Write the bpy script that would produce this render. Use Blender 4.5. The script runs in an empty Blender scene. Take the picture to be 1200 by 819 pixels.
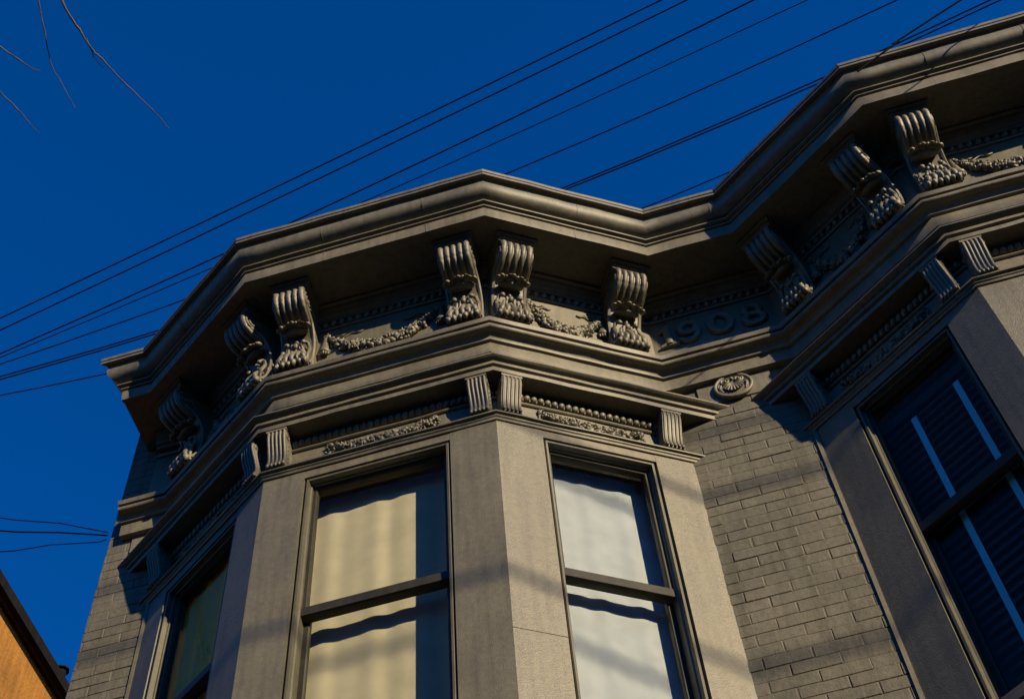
import bpy, bmesh, math, random
import numpy as np
from mathutils import Vector, Matrix

random.seed(7)
scene = bpy.context.scene
col = scene.collection
R = math.radians

# ------------------------------------------------------------------ camera
cam_d = bpy.data.cameras.new('camera')
cam = bpy.data.objects.new('camera', cam_d)
col.objects.link(cam)
cam_d.sensor_width = 36.0
cam_d.lens = 52.51
cam_d.clip_start = 0.1
cam_d.clip_end = 4000
rx = Vector((0.9608647, 0.2716754, -0.0541434))
ry = Vector((0.2599915, -0.8169475, 0.5147827))
rz = Vector((0.0956215, -0.5087133, -0.8556093))
cam.matrix_world = Matrix(((rx.x, ry.x, rz.x, 2.0720), (rx.y, ry.y, rz.y, -3.9891), (rx.z, ry.z, rz.z, 1.6061), (0, 0, 0, 1)))
scene.camera = cam

# ------------------------------------------------------------------ light
SUN = Vector((1.30, -1.0, 0.649)).normalized()
elev = math.asin(SUN.z)
world = bpy.data.worlds.new('World')
scene.world = world
world.use_nodes = True
wn = world.node_tree.nodes
sky = wn.new('ShaderNodeTexSky')
sky.sky_type = 'NISHITA'
sky.sun_disc = False
sky.sun_elevation = elev
sky.sun_rotation = math.atan2(SUN.x, SUN.y)
sky.altitude = 0
sky.air_density = 1.0
sky.dust_density = 0.0
sky.ozone_density = 10.0
bg = wn['Background']
bg.inputs['Strength'].default_value = 0.097
hs = wn.new('ShaderNodeHueSaturation')          # deep, saturated slide-film blue
hs.inputs['Saturation'].default_value = 1.12
hs.inputs['Hue'].default_value = 0.506
world.node_tree.links.new(sky.outputs[0], hs.inputs['Color'])
world.node_tree.links.new(hs.outputs[0], bg.inputs['Color'])

sun_d = bpy.data.lights.new('sun', 'SUN')
sun = bpy.data.objects.new('sun', sun_d)
col.objects.link(sun)
sun_d.energy = 5.0
sun_d.angle = R(0.53)
sun_d.color = (1.0, 0.80, 0.52)
sun.rotation_euler = SUN.to_track_quat('Z', 'Y').to_euler()

scene.view_settings.view_transform = 'Standard'
scene.view_settings.look = 'None'
scene.view_settings.exposure = 0.65
scene.view_settings.gamma = 1.0
scene.view_settings.use_curve_mapping = False

# ------------------------------------------------------------------ materials
def nodes_of(m):
    m.use_nodes = True
    nt = m.node_tree
    return nt, nt.nodes, nt.links, nt.nodes['Principled BSDF']

def paint(name, c, rough=0.6, var=0.25, coarse=0.25, fine=0.3, fine_scale=140.0, stain=None, spec=0.3, dist=0.002):
    m = bpy.data.materials.new(name)
    nt, n, l, b = nodes_of(m)
    geo = n.new('ShaderNodeNewGeometry')
    n1 = n.new('ShaderNodeTexNoise'); n1.inputs['Scale'].default_value = 3.1; n1.inputs['Detail'].default_value = 8
    n1.inputs['Roughness'].default_value = 0.65
    n2 = n.new('ShaderNodeTexNoise'); n2.inputs['Scale'].default_value = 38; n2.inputs['Detail'].default_value = 6
    n3 = n.new('ShaderNodeTexNoise'); n3.inputs['Scale'].default_value = fine_scale; n3.inputs['Detail'].default_value = 3
    for k in (n1, n2, n3): l.new(geo.outputs['Position'], k.inputs['Vector'])
    r1 = n.new('ShaderNodeValToRGB')
    d = [x * (1 - var) for x in c]; u = [min(1, x * (1 + var)) for x in c]
    r1.color_ramp.elements[0].position = 0.3; r1.color_ramp.elements[0].color = (*d, 1)
    r1.color_ramp.elements[1].position = 0.72; r1.color_ramp.elements[1].color = (*u, 1)
    l.new(n1.outputs['Fac'], r1.inputs[0])
    mx = n.new('ShaderNodeMixRGB'); mx.blend_type = 'MULTIPLY'; mx.inputs[0].default_value = 0.55
    r2 = n.new('ShaderNodeValToRGB')
    r2.color_ramp.elements[0].position = 0.32; r2.color_ramp.elements[0].color = (0.62, 0.6, 0.55, 1)
    r2.color_ramp.elements[1].position = 0.62; r2.color_ramp.elements[1].color = (1, 1, 1, 1)
    l.new(n2.outputs['Fac'], r2.inputs[0])
    l.new(r1.outputs[0], mx.inputs[1]); l.new(r2.outputs[0], mx.inputs[2])
    mp = n.new('ShaderNodeMapping'); mp.inputs['Scale'].default_value = (26, 26, 1.6)
    l.new(geo.outputs['Position'], mp.inputs['Vector'])
    n4 = n.new('ShaderNodeTexNoise'); n4.inputs['Scale'].default_value = 1.0; n4.inputs['Detail'].default_value = 5
    l.new(mp.outputs[0], n4.inputs['Vector'])
    r4 = n.new('ShaderNodeValToRGB')
    r4.color_ramp.elements[0].position = 0.34; r4.color_ramp.elements[0].color = (0.66, 0.65, 0.62, 1)
    r4.color_ramp.elements[1].position = 0.56; r4.color_ramp.elements[1].color = (1, 1, 1, 1)
    l.new(n4.outputs['Fac'], r4.inputs[0])
    m4 = n.new('ShaderNodeMixRGB'); m4.blend_type = 'MULTIPLY'; m4.inputs[0].default_value = 0.7
    l.new(mx.outputs[0], m4.inputs[1]); l.new(r4.outputs[0], m4.inputs[2])
    n5 = n.new('ShaderNodeTexNoise'); n5.inputs['Scale'].default_value = 75; n5.inputs['Detail'].default_value = 4; n5.inputs['Roughness'].default_value = 0.7
    l.new(geo.outputs['Position'], n5.inputs['Vector'])
    r5 = n.new('ShaderNodeValToRGB'); r5.color_ramp.interpolation = 'EASE'
    r5.color_ramp.elements[0].position = 0.64; r5.color_ramp.elements[0].color = (0, 0, 0, 1)
    r5.color_ramp.elements[1].position = 0.70; r5.color_ramp.elements[1].color = (0.55, 0.55, 0.55, 1)
    l.new(n5.outputs['Fac'], r5.inputs[0])
    m5 = n.new('ShaderNodeMixRGB'); m5.inputs[2].default_value = (*[x * 0.5 for x in c], 1)
    l.new(r5.outputs[0], m5.inputs[0]); l.new(m4.outputs[0], m5.inputs[1])
    l.new(m5.outputs[0], b.inputs['Base Color'])
    rr_ = n.new('ShaderNodeMapRange'); rr_.inputs['To Min'].default_value = rough - 0.03; rr_.inputs['To Max'].default_value = min(1, rough + 0.16)
    l.new(n1.outputs['Fac'], rr_.inputs['Value']); l.new(rr_.outputs[0], b.inputs['Roughness'])
    b.inputs['Specular IOR Level'].default_value = spec
    b1 = n.new('ShaderNodeBump'); b1.inputs['Strength'].default_value = coarse; b1.inputs['Distance'].default_value = dist * 3
    b2 = n.new('ShaderNodeBump'); b2.inputs['Strength'].default_value = fine; b2.inputs['Distance'].default_value = dist
    l.new(n2.outputs['Fac'], b1.inputs['Height']); l.new(n3.outputs['Fac'], b2.inputs['Height'])
    l.new(b1.outputs[0], b2.inputs['Normal']); l.new(b2.outputs[0], b.inputs['Normal'])
    return m

def cloth(name, c, trans=0.0):
    m = bpy.data.materials.new(name)
    nt, n, l, b = nodes_of(m)
    geo = n.new('ShaderNodeNewGeometry')
    n2 = n.new('ShaderNodeTexNoise'); n2.inputs['Scale'].default_value = 9; n2.inputs['Detail'].default_value = 5
    n3 = n.new('ShaderNodeTexNoise'); n3.inputs['Scale'].default_value = 260
    l.new(geo.outputs['Position'], n2.inputs['Vector']); l.new(geo.outputs['Position'], n3.inputs['Vector'])
    r = n.new('ShaderNodeValToRGB')
    r.color_ramp.elements[0].position = 0.3; r.color_ramp.elements[0].color = (*[x * 0.86 for x in c], 1)
    r.color_ramp.elements[1].position = 0.7; r.color_ramp.elements[1].color = (*c, 1)
    l.new(n2.outputs['Fac'], r.inputs[0]); l.new(r.outputs[0], b.inputs['Base Color'])
    b.inputs['Roughness'].default_value = 0.9; b.inputs['Specular IOR Level'].default_value = 0.1
    bu = n.new('ShaderNodeBump'); bu.inputs['Strength'].default_value = 0.15; bu.inputs['Distance'].default_value = 0.001
    l.new(n3.outputs['Fac'], bu.inputs['Height']); l.new(bu.outputs[0], b.inputs['Normal'])
    return m

def glass(name):
    m = bpy.data.materials.new(name)
    m.use_nodes = True
    nt = m.node_tree; n = nt.nodes; l = nt.links
    n.clear()
    out = n.new('ShaderNodeOutputMaterial')
    t = n.new('ShaderNodeBsdfTransparent'); t.inputs[0].default_value = (0.975, 0.985, 0.97, 1)
    g = n.new('ShaderNodeBsdfGlossy'); g.inputs['Roughness'].default_value = 0.015
    lw = n.new('ShaderNodeLayerWeight'); lw.inputs['Blend'].default_value = 0.5
    pw = n.new('ShaderNodeMath'); pw.operation = 'POWER'; pw.inputs[1].default_value = 5.0
    l.new(lw.outputs['Facing'], pw.inputs[0])
    fr = n.new('ShaderNodeMath'); fr.operation = 'MULTIPLY_ADD'; fr.inputs[1].default_value = 0.22; fr.inputs[2].default_value = 0.012
    l.new(pw.outputs[0], fr.inputs[0])
    geo = n.new('ShaderNodeNewGeometry')
    ns = n.new('ShaderNodeTexNoise'); ns.inputs['Scale'].default_value = 4
    l.new(geo.outputs['Position'], ns.inputs['Vector'])
    bu = n.new('ShaderNodeBump'); bu.inputs['Strength'].default_value = 0.08; bu.inputs['Distance'].default_value = 0.02
    l.new(ns.outputs['Fac'], bu.inputs['Height']); l.new(bu.outputs[0], g.inputs['Normal'])
    mx = n.new('ShaderNodeMixShader')
    l.new(fr.outputs[0], mx.inputs[0]); l.new(t.outputs[0], mx.inputs[1]); l.new(g.outputs[0], mx.inputs[2])
    l.new(mx.outputs[0], out.inputs[0])
    return m

TAUPE = (0.118, 0.106, 0.068)
M = {
    'trim': paint('taupe_trim_paint', TAUPE, 0.52, 0.22, 0.14, 0.45, 260, spec=0.75),
    'pilaster': paint('sanded_pilaster_paint', (0.112, 0.103, 0.065), 0.42, 0.18, 0.12, 0.9, 230, dist=0.003, spec=0.8),
    'brick': paint('painted_brick', (0.115, 0.109, 0.084), 0.55, 0.2, 0.22, 0.6, 120, dist=0.003),
    'mortar': paint('painted_mortar', (0.115, 0.107, 0.082), 0.7, 0.2, 0.5, 0.5, 120),
    'orn': paint('ornament_paint', (0.120, 0.108, 0.070), 0.50, 0.28, 0.3, 0.5, 150, spec=0.7),
    'sash': paint('dark_sash_paint', (0.030, 0.027, 0.017), 0.4, 0.25, 0.1, 0.15),
    'casing': paint('olive_casing_paint', (0.075, 0.070, 0.046), 0.45, 0.2, 0.1, 0.15, spec=0.5),
    'roof': paint('roof_tar', (0.05, 0.05, 0.05), 0.9, 0.3, 0.5, 0.5),
    'side': paint('side_wall_render', (0.2, 0.18, 0.15), 0.85, 0.2, 0.5, 0.5),
    'interior': paint('interior_plaster', (0.12, 0.11, 0.1), 0.9, 0.1, 0.1, 0.1),
    'shade': cloth('cream_shade_cloth', (0.70, 0.64, 0.47)),
    'shade2': cloth('off_white_shade_cloth', (0.60, 0.645, 0.70)),
    'curtain': cloth('mustard_curtain_cloth', (0.97, 0.60, 0.06)),
    'slat': paint('dark_blind_slat', (0.032, 0.033, 0.038), 0.6, 0.15, 0.05, 0.05, spec=0.2),
    'tape': cloth('blue_blind_tape', (0.10, 0.55, 0.80)),
    'glass': glass('window_glass'),
    'orange': paint('orange_stucco', (0.30, 0.135, 0.022), 0.9, 0.22, 0.5, 0.6, 60, dist=0.004),
    'dark': paint('dark_gutter_metal', (0.012, 0.012, 0.013), 0.9, 0.2, 0.1, 0.1, spec=0.03),
    'wire': paint('black_wire_rubber', (0.010, 0.010, 0.011), 0.95, 0.1, 0.0, 0.0, spec=0.03),
    'bark': paint('grey_bark', (0.10, 0.08, 0.06), 0.9, 0.3, 0.6, 0.6, 90),
    'asphalt': paint('asphalt', (0.05, 0.05, 0.052), 0.9, 0.3, 0.4, 0.8, 60),
    'concrete': paint('slate_paving', (0.10, 0.10, 0.098), 0.9, 0.2, 0.4, 0.6, 60),
}

# ------------------------------------------------------------------ helpers
Z0 = 7.7                      # top of the pilasters above the pavement

def finish(name, bm, mat, parent=None, angle=35, loc=None, rot=0.0):
    bmesh.ops.recalc_face_normals(bm, faces=bm.faces[:])
    me = bpy.data.meshes.new(name)
    bm.to_mesh(me); bm.free()
    return link_mesh(name, me, mat, parent, angle, loc, rot)

def link_mesh(name, me, mat, parent=None, angle=35, loc=None, rot=0.0):
    if mat is not None and not me.materials:
        me.materials.append(mat)
    if angle:
        me.polygons.foreach_set('use_smooth', [True] * len(me.polygons))
        me.set_sharp_from_angle(angle=R(angle))
    o = bpy.data.objects.new(name, me)
    col.objects.link(o)
    if parent: o.parent = parent
    if loc is not None: o.location = loc
    o.rotation_euler = (0, 0, rot)
    return o

def empty(name, loc, label, cat, group=None):
    o = bpy.data.objects.new(name, None)
    col.objects.link(o); o.location = loc
    tag(o, label, cat, group)
    return o

def tag(o, label=None, cat=None, group=None, kind=None):
    if label: o['label'] = label
    if cat: o['category'] = cat
    if group: o['group'] = group
    if kind: o['kind'] = kind
    return o

def box(bm, x0, x1, y0, y1, z0, z1):
    v = [bm.verts.new(p) for p in ((x0, y0, z0), (x1, y0, z0), (x1, y1, z0), (x0, y1, z0), (x0, y0, z1), (x1, y0, z1), (x1, y1, z1), (x0, y1, z1))]
    for f in ((0, 3, 2, 1), (4, 5, 6, 7), (0, 1, 5, 4), (1, 2, 6, 5), (2, 3, 7, 6), (3, 0, 4, 7)):
        bm.faces.new([v[i] for i in f])

def prism(bm, poly, h0, h1, axis='x'):
    # poly of (a,b) -> extruded along axis; axis 'x': (x, -a, b); axis 'z': (a, b, z)
    def P(a, b, h): return (h, -a, b) if axis == 'x' else (a, b, h)
    A = [bm.verts.new(P(a, b, h0)) for a, b in poly]
    B = [bm.verts.new(P(a, b, h1)) for a, b in poly]
    n = len(poly)
    bm.faces.new(A); bm.faces.new(B[::-1])
    for i in range(n):
        bm.faces.new((A[i], B[i], B[(i + 1) % n], A[(i + 1) % n]))

def tube(bm, pts, r, n=6, closed=False):
    pts = [Vector(p) for p in pts]
    N = len(pts)
    rr = r if isinstance(r, (list, tuple)) else [r] * N
    rings = []
    ref = None
    for i, p in enumerate(pts):
        if closed: t = pts[(i + 1) % N] - pts[i - 1]
        else: t = pts[min(i + 1, N - 1)] - pts[max(i - 1, 0)]
        t.normalize()
        if ref is None:
            ref = Vector((0, 0, 1)) if abs(t.z) < 0.9 else Vector((1, 0, 0))
        s = t.cross(ref).normalized(); w = s.cross(t).normalized()
        ref = w
        rings.append([bm.verts.new(p + rr[i] * (math.cos(k * 2 * math.pi / n) * s + math.sin(k * 2 * math.pi / n) * w)) for k in range(n)])
    for i in range(N if closed else N - 1):
        a, b = rings[i], rings[(i + 1) % N]
        for k in range(n):
            bm.faces.new((a[k], a[(k + 1) % n], b[(k + 1) % n], b[k]))
    if not closed:
        bm.faces.new(rings[0][::-1]); bm.faces.new(rings[-1])

ICO = {}
def blob(bm, c, r, rot=(0, 0, 0), sub=2):
    m = Matrix.Translation(c) @ Matrix.Rotation(rot[2], 4, 'Z') @ Matrix.Rotation(rot[1], 4, 'Y') @ Matrix.Rotation(rot[0], 4, 'X') @ Matrix.Diagonal((*r, 1))
    if sub not in ICO:
        t = bmesh.new(); bmesh.ops.create_icosphere(t, subdivisions=sub, radius=1.0)
        t.verts.index_update()
        ICO[sub] = ([v.co.copy() for v in t.verts], [[v.index for v in f.verts] for f in t.faces]); t.free()
    vs, fs = ICO[sub]
    nv = [bm.verts.new(m @ v) for v in vs]
    for f in fs: bm.faces.new([nv[i] for i in f])

def leaf(bm, c, L, W, T, ang, tilt=0.0):
    # pointed leaf with a raised midrib, lying on the face (local -y is outward)
    ca, sa = math.cos(ang), math.sin(ang)
    def P(u, v, h): return bm.verts.new((c[0] + u * ca - v * sa, c[1] - h, c[2] + u * sa + v * ca))
    tip = P(L, 0, T * tilt); base = P(-L * 0.5, 0, 0); m1 = P(-L * 0.05, 0, T); m2 = P(L * 0.5, 0, T * (0.7 + tilt * 0.5))
    a = P(-L * 0.05, W, T * 0.15); b = P(L * 0.45, W * 0.75, T * 0.25); e = P(-L * 0.05, -W, T * 0.15); f = P(L * 0.45, -W * 0.75, T * 0.25)
    for q in ((base, a, m1), (a, b, m2, m1), (b, tip, m2), (base, m1, e), (m1, m2, f, e), (m2, tip, f), (base, e, f, tip, b, a)): bm.faces.new(q)

def smooth_pts(pts, k=6):
    pts = [Vector(p) for p in pts]
    out = []
    for i in range(len(pts) - 1):
        p0 = pts[max(i - 1, 0)]; p1 = pts[i]; p2 = pts[i + 1]; p3 = pts[min(i + 2, len(pts) - 1)]
        for j in range(k):
            t = j / k
            out.append(0.5 * ((2 * p1) + (p2 - p0) * t + (2 * p0 - 5 * p1 + 4 * p2 - p3) * t * t + (3 * p1 - 3 * p2 + p3 - p0) * t ** 3))
    out.append(pts[-1])
    return out

# ------------------------------------------------------------------ plan of the front
A1 = R(33.277); A2 = R(32.414)
YW = 0.52552                   # frieze plane of the flat wall
YK = 0.55620                   # brick plane
C = {0: Vector((-0.80073, YW)), 1: Vector((0, 0)), 2: Vector((1.2071, 0)), 3: Vector((2.03473, YW)), 4: Vector((2.75473, YW)), 5: Vector((3.59309, -0.0247)), 6: Vector((4.8002, -0.0247))}
C[7] = Vector((C[6].x + (YW + 0.0247) / math.tan(A2), YW))
XL, XR = -1.19, 6.15           # ends of the house
NF = Vector((0, -1)); NL = Vector((-math.sin(A1), -math.cos(A1))); NB = Vector((math.sin(A2), -math.cos(A2)))
SEGN = {0: (NF, NL), 1: (NL, NF), 2: (NF, NB), 3: (NB, NF), 4: (NF, NL), 5: (NL, NF), 6: (NF, NB), 7: (NB, NF)}
FACE = {'L': (C[0], -A1, (C[1] - C[0]).length), 'A': (C[1], 0.0, 1.2071), 'B': (C[2], A2, (C[3] - C[2]).length),
        'C': (C[3], 0.0, 0.72), 'R': (C[4], -A1, (C[5] - C[4]).length), 'S': (C[5], 0.0, 1.2071), 'T': (C[6], A2, (C[7] - C[6]).length)}

def mit(m, d):
    a, b = SEGN[m]
    return C[m] + (a + b) / (1 + a.dot(b)) * d

def wall_end(m, d):
    # where a bay moulding at offset d dies into the brick plane
    n = NL if m in (0, 4) else NB
    u = Vector((-n.y, n.x)) if m in (0, 4) else Vector((-n.y, n.x))
    p = C[m] + n * d
    t = (YK + 0.004 - p.y) / u.y
    return p + u * t

def left_end(d): return Vector((-1.09 - max(0, d - 0.373) * 1.05, YW - d))
def left_mid(d): return Vector((-1.11, YW - d))
def left_frz(d): return Vector((-1.0, YW - d))
def right_end(d): return Vector((XR + 0.01, YW - d))

def sweep(name, prof, stations, mat, parent, angle=35):
    bm = bmesh.new()
    base = []
    for st in stations:
        ring = []
        for d, z in prof:
            if callable(st): p = st(d)
            elif isinstance(st, tuple): p = wall_end(st[1], d)
            else: p = mit(st, d)
            ring.append(Vector((p.x, p.y, z + Z0)))
        base.append(ring)
    rnd = random.Random(len(prof) * 7 + int(prof[-1][1] * 1000))
    rings = []
    for si, (a, b) in enumerate(zip(base, base[1:])):
        seg = (b[-1] - a[-1]).length
        k = max(1, int(seg / 0.13))
        for j in range(k + (1 if si == len(base) - 2 else 0)):
            t = j / k
            w = 0.0 if (j == 0 or j == k) else 1.0
            o = Vector((rnd.gauss(0, 1) * 0.4, rnd.gauss(0, 1), rnd.gauss(0, 1))) * 0.0011 * w
            rings.append([bm.verts.new(p.lerp(q, t) + o) for p, q in zip(a, b)])
    n = len(prof)
    for a, b in zip(rings, rings[1:]):
        for k in range(n):
            bm.faces.new((a[k], a[(k + 1) % n], b[(k + 1) % n], b[k]))
    bm.faces.new(rings[0]); bm.faces.new(rings[-1][::-1])
    return finish(name, bm, mat, parent, angle)

def seam(prof, face, u, parent, w=0.005, lift=0.0018):
    # lapped sheet-metal joint: a thin collar following the profile
    o, rot, _ = FACE[face]
    cd = sum(p[0] for p in prof) / len(prof); cz = sum(p[1] for p in prof) / len(prof)
    bm = bmesh.new()
    pr = [(d + (lift if d > 0 else 0), z + lift * 0.6 * (1 if z > cz else -1)) for d, z in prof]
    A = [bm.verts.new((0, -d, z)) for d, z in pr]; B = [bm.verts.new((w, -d, z)) for d, z in pr]
    n = len(pr)
    bm.faces.new(A); bm.faces.new(B[::-1])
    for k in range(n): bm.faces.new((A[k], B[k], B[(k + 1) % n], A[(k + 1) % n]))
    d = Vector((math.cos(rot), math.sin(rot)))
    return finish('seam', bm, M['trim'], parent, 30, (o.x + d.x * u, o.y + d.y * u, Z0), rot)

FULL = [0, 1, 2, 3, 4, 5, 6, 7]
UPPER = [left_end] + FULL + [right_end]
MID = [left_mid] + FULL + [right_end]
FRZ = [left_frz] + FULL + [right_end]
BAY1 = [('w', 0), 1, 2, ('w', 3)]
BAY2 = [('w', 4), 5, 6, ('w', 7)]

# ------------------------------------------------------------------ ground
def sheet(name, x0, x1, y0, y1, z, mat, h=0.0):
    bm = bmesh.new()
    if h: box(bm, x0, x1, y0, y1, z - h, z)
    else: bm.faces.new([bm.verts.new(p) for p in ((x0, y0, z), (x1, y0, z), (x1, y1, z), (x0, y1, z))])
    return tag(finish(name, bm, mat, None, 0), kind='structure')
sheet('road', -1500, 1500, -1500, 1500, -0.14, M['asphalt'])
sheet('pavement', -60, 60, -3.4, 0.9, 0.0, M['concrete'], 0.13)
sheet('kerb', -60, 60, -3.55, -3.404, 0.004, M['concrete'], 0.143)

# ------------------------------------------------------------------ houses added unseen behind the camera to shade the street
def add_shading_house(x0, w, h, c, label):
    e = empty('street_shading_house', (x0, -16.0, 0), label, 'house', 'added houses that shade the street')
    mt = paint('facing_wall_' + label.split()[0], c, 0.85, 0.2, 0.4, 0.5, 60)
    bm = bmesh.new(); box(bm, 0, w, -9, 0, -0.1, h); finish('wall', bm, mt, e, 0)
    bm = bmesh.new(); box(bm, -0.02, w + 0.02, -9.05, 0.35, h + 0.001, h + 0.4); box(bm, 0.02, w - 0.02, 0.002, 0.2, h - 0.35, h); finish('cornice', bm, M['dark'], e, 0)
    for fl in range(3):
        for k in range(3):
            u = w * (k + 0.5) / 3
            bm = bmesh.new(); box(bm, u - 0.5, u + 0.5, -0.05, 0.06, 0.9 + fl * 3.2, 2.8 + fl * 3.2)
            wf = finish('window', bm, M['trim'], e, 0)
            bm = bmesh.new(); box(bm, u - 0.43, u + 0.43, 0.0605, 0.066, 0.97 + fl * 3.2, 2.73 + fl * 3.2); finish('pane', bm, M['sash'], wf, 0)
for k, (c, nm) in enumerate((((0.25, 0.09, 0.06), 'red'), ((0.2, 0.17, 0.13), 'brown'), ((0.3, 0.27, 0.2), 'buff'), ((0.22, 0.08, 0.06), 'crimson'), ((0.16, 0.16, 0.17), 'grey'), ((0.28, 0.2, 0.12), 'tan'), ((0.2, 0.09, 0.07), 'maroon'))):
    add_shading_house(-14.0 + k * 7.0, 6.98, 10.2, c, '%s walled row house added unseen behind the camera to keep sun off the street' % nm)

# ------------------------------------------------------------------ the row house
house = empty('row_house', (0, 0, 0), 'taupe painted brick row house with two bay windows and heavy bracketed cornice dated 1908', 'house')

# --- body behind the front: side walls, back wall, roof, floors
bm = bmesh.new()
box(bm, XL, XL + 0.2, YK + 0.12, 9.0, -0.1, 1.72 + Z0)
finish('side_wall', bm, M['side'], house, 0)
bm = bmesh.new()
box(bm, XR - 0.2, XR, YK + 0.12, 9.0, -0.1, 1.72 + Z0)
finish('side_wall', bm, M['side'], house, 0)
bm = bmesh.new()
box(bm, XL + 0.2, XR - 0.2, 8.8, 9.0, -0.1, 1.72 + Z0)
finish('back_wall', bm, M['side'], house, 0)
bm = bmesh.new()
poly = [(XL + 0.01, 9.0), (XL + 0.01, YW - 0.30)] + [tuple(mit(i, 0.40)) for i in FULL] + [(XR - 0.01, YW - 0.30), (XR - 0.01, 9.0)]
prism(bm, poly, 1.765 + Z0, 1.80 + Z0, 'z')
finish('roof', bm, M['roof'], house, 0)
for zz in (-2.75, 0.62):
    bm = bmesh.new()
    poly = [(XL + 0.22, 8.7), (XL + 0.22, YK + 0.2)] + [tuple(mit(i, -0.13)) for i in FULL] + [(XR - 0.22, YK + 0.2), (XR - 0.22, 8.7)]
    prism(bm, poly, zz + Z0, zz + 0.06 + Z0, 'z')
    finish('floor_slab', bm, M['interior'], house, 0)
bm = bmesh.new()
box(bm, XL + 0.22, XR - 0.22, 1.7, 1.8, -2.69 + Z0, 0.61 + Z0)
finish('light_closing_partition', bm, M['interior'], house, 0)  # unseen room wall added to close the rooms against stray light

# --- upper cornice, piece by piece
up = sweep('upper_cornice', [(-0.05, 1.822), (-0.05, 1.7665), (0.44, 1.7665), (0.496, 1.7645), (0.4995, 1.7665), (0.4995, 1.786), (0.496, 1.790), (0.503, 1.795), (0.5035, 1.822), (0.496, 1.829), (0.40, 1.831)], UPPER, M['trim'], house, 30)
sweep('cove_molding', [(-0.04, 1.765), (-0.04, 1.745), (0.458, 1.745), (0.462, 1.752), (0.466, 1.758), (0.472, 1.765)], UPPER, M['trim'], up, 40)
ov = [(-0.03, 1.7435), (-0.03, 1.645)]
ov += [(0.405, 1.645), (0.416, 1.6495), (0.430, 1.656), (0.444, 1.665), (0.4555, 1.677), (0.463, 1.692), (0.4665, 1.710), (0.467, 1.728), (0.464, 1.7435)]
sweep('ovolo_molding', ov, UPPER, M['trim'], up, 50)
sweep('fillet', [(-0.035, 1.6435), (-0.035, 1.609), (0.400, 1.609), (0.4095, 1.613), (0.411, 1.622), (0.402, 1.6275), (0.398, 1.6435)], UPPER, M['trim'], up)
sweep('fillet', [(-0.045, 1.6075), (-0.045, 1.586), (0.384, 1.586), (0.3905, 1.589), (0.392, 1.5965), (0.381, 1.601), (0.379, 1.6075)], UPPER, M['trim'], up)
sweep('fascia_board', [(-0.04, 1.5845), (-0.04, 1.502), (0.352, 1.502), (0.352, 1.488), (0.375, 1.488), (0.3815, 1.574), (0.377, 1.5845)], UPPER, M['trim'], up)
sweep('bed_molding', [(-0.05, 1.500), (-0.05, 1.405), (0.030, 1.405), (0.034, 1.425), (0.052, 1.43), (0.058, 1.45), (0.075, 1.462), (0.083, 1.478), (0.100, 1.482), (0.102, 1.500)], FRZ, M['trim'], up, 25)
sweep('bed_fillet', [(-0.03, 1.345), (0.012, 1.345), (0.016, 1.352), (0.016, 1.360), (-0.03, 1.360)], FRZ, M['trim'], up)

FAS = [(-0.02, 1.580), (-0.02, 1.504), (0.353, 1.504), (0.353, 1.4885), (0.375, 1.4885), (0.3815, 1.574), (0.377, 1.5805)]
OVO = [(-0.02, 1.742), (-0.02, 1.648)] + ov[2:]
for f, us in (('A', (0.36, 0.97)), ('B', (0.43,)), ('C', (0.52,)), ('L', (0.5,)), ('R', (0.44,)), ('S', (0.3, 0.85))):
    for u in us:
        seam(FAS, f, u, up); seam(OVO, f, u + 0.003, up)

# --- main frieze
fr = sweep('main_frieze', [(-0.06, 1.4035), (-0.06, 0.80), (0.0, 0.80), (0.0, 1.4035)], FRZ, M['trim'], house, 20)

# --- middle cornice
mc = sweep('middle_cornice', [(-0.05, 0.857), (-0.05, 0.812), (0.099, 0.812), (0.107, 0.838), (0.102, 0.843)], MID, M['trim'], house)
rl = [(-0.04, 0.810), (-0.04, 0.766), (0.062, 0.766)]
for k in range(11):
    t = -math.pi / 2 + k / 10 * math.pi
    rl.append((0.074 + 0.019 * math.cos(t), 0.788 + 0.019 * math.sin(t)))
rl.append((0.074, 0.810))
sweep('roll_molding', rl, MID, M['trim'], mc, 50)
sc = [(-0.045, 0.7645), (-0.045, 0.731), (0.022, 0.731), (0.030, 0.733), (0.032, 0.740), (0.034, 0.748), (0.043, 0.757), (0.058, 0.7645)]
sweep('scotia_molding', sc, MID, M['trim'], mc, 40)
sweep('fascia_board', [(-0.042, 0.7295), (-0.042, 0.636), (0.0105, 0.636), (0.016, 0.716), (0.012, 0.7295)], MID, M['trim'], mc)

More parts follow.
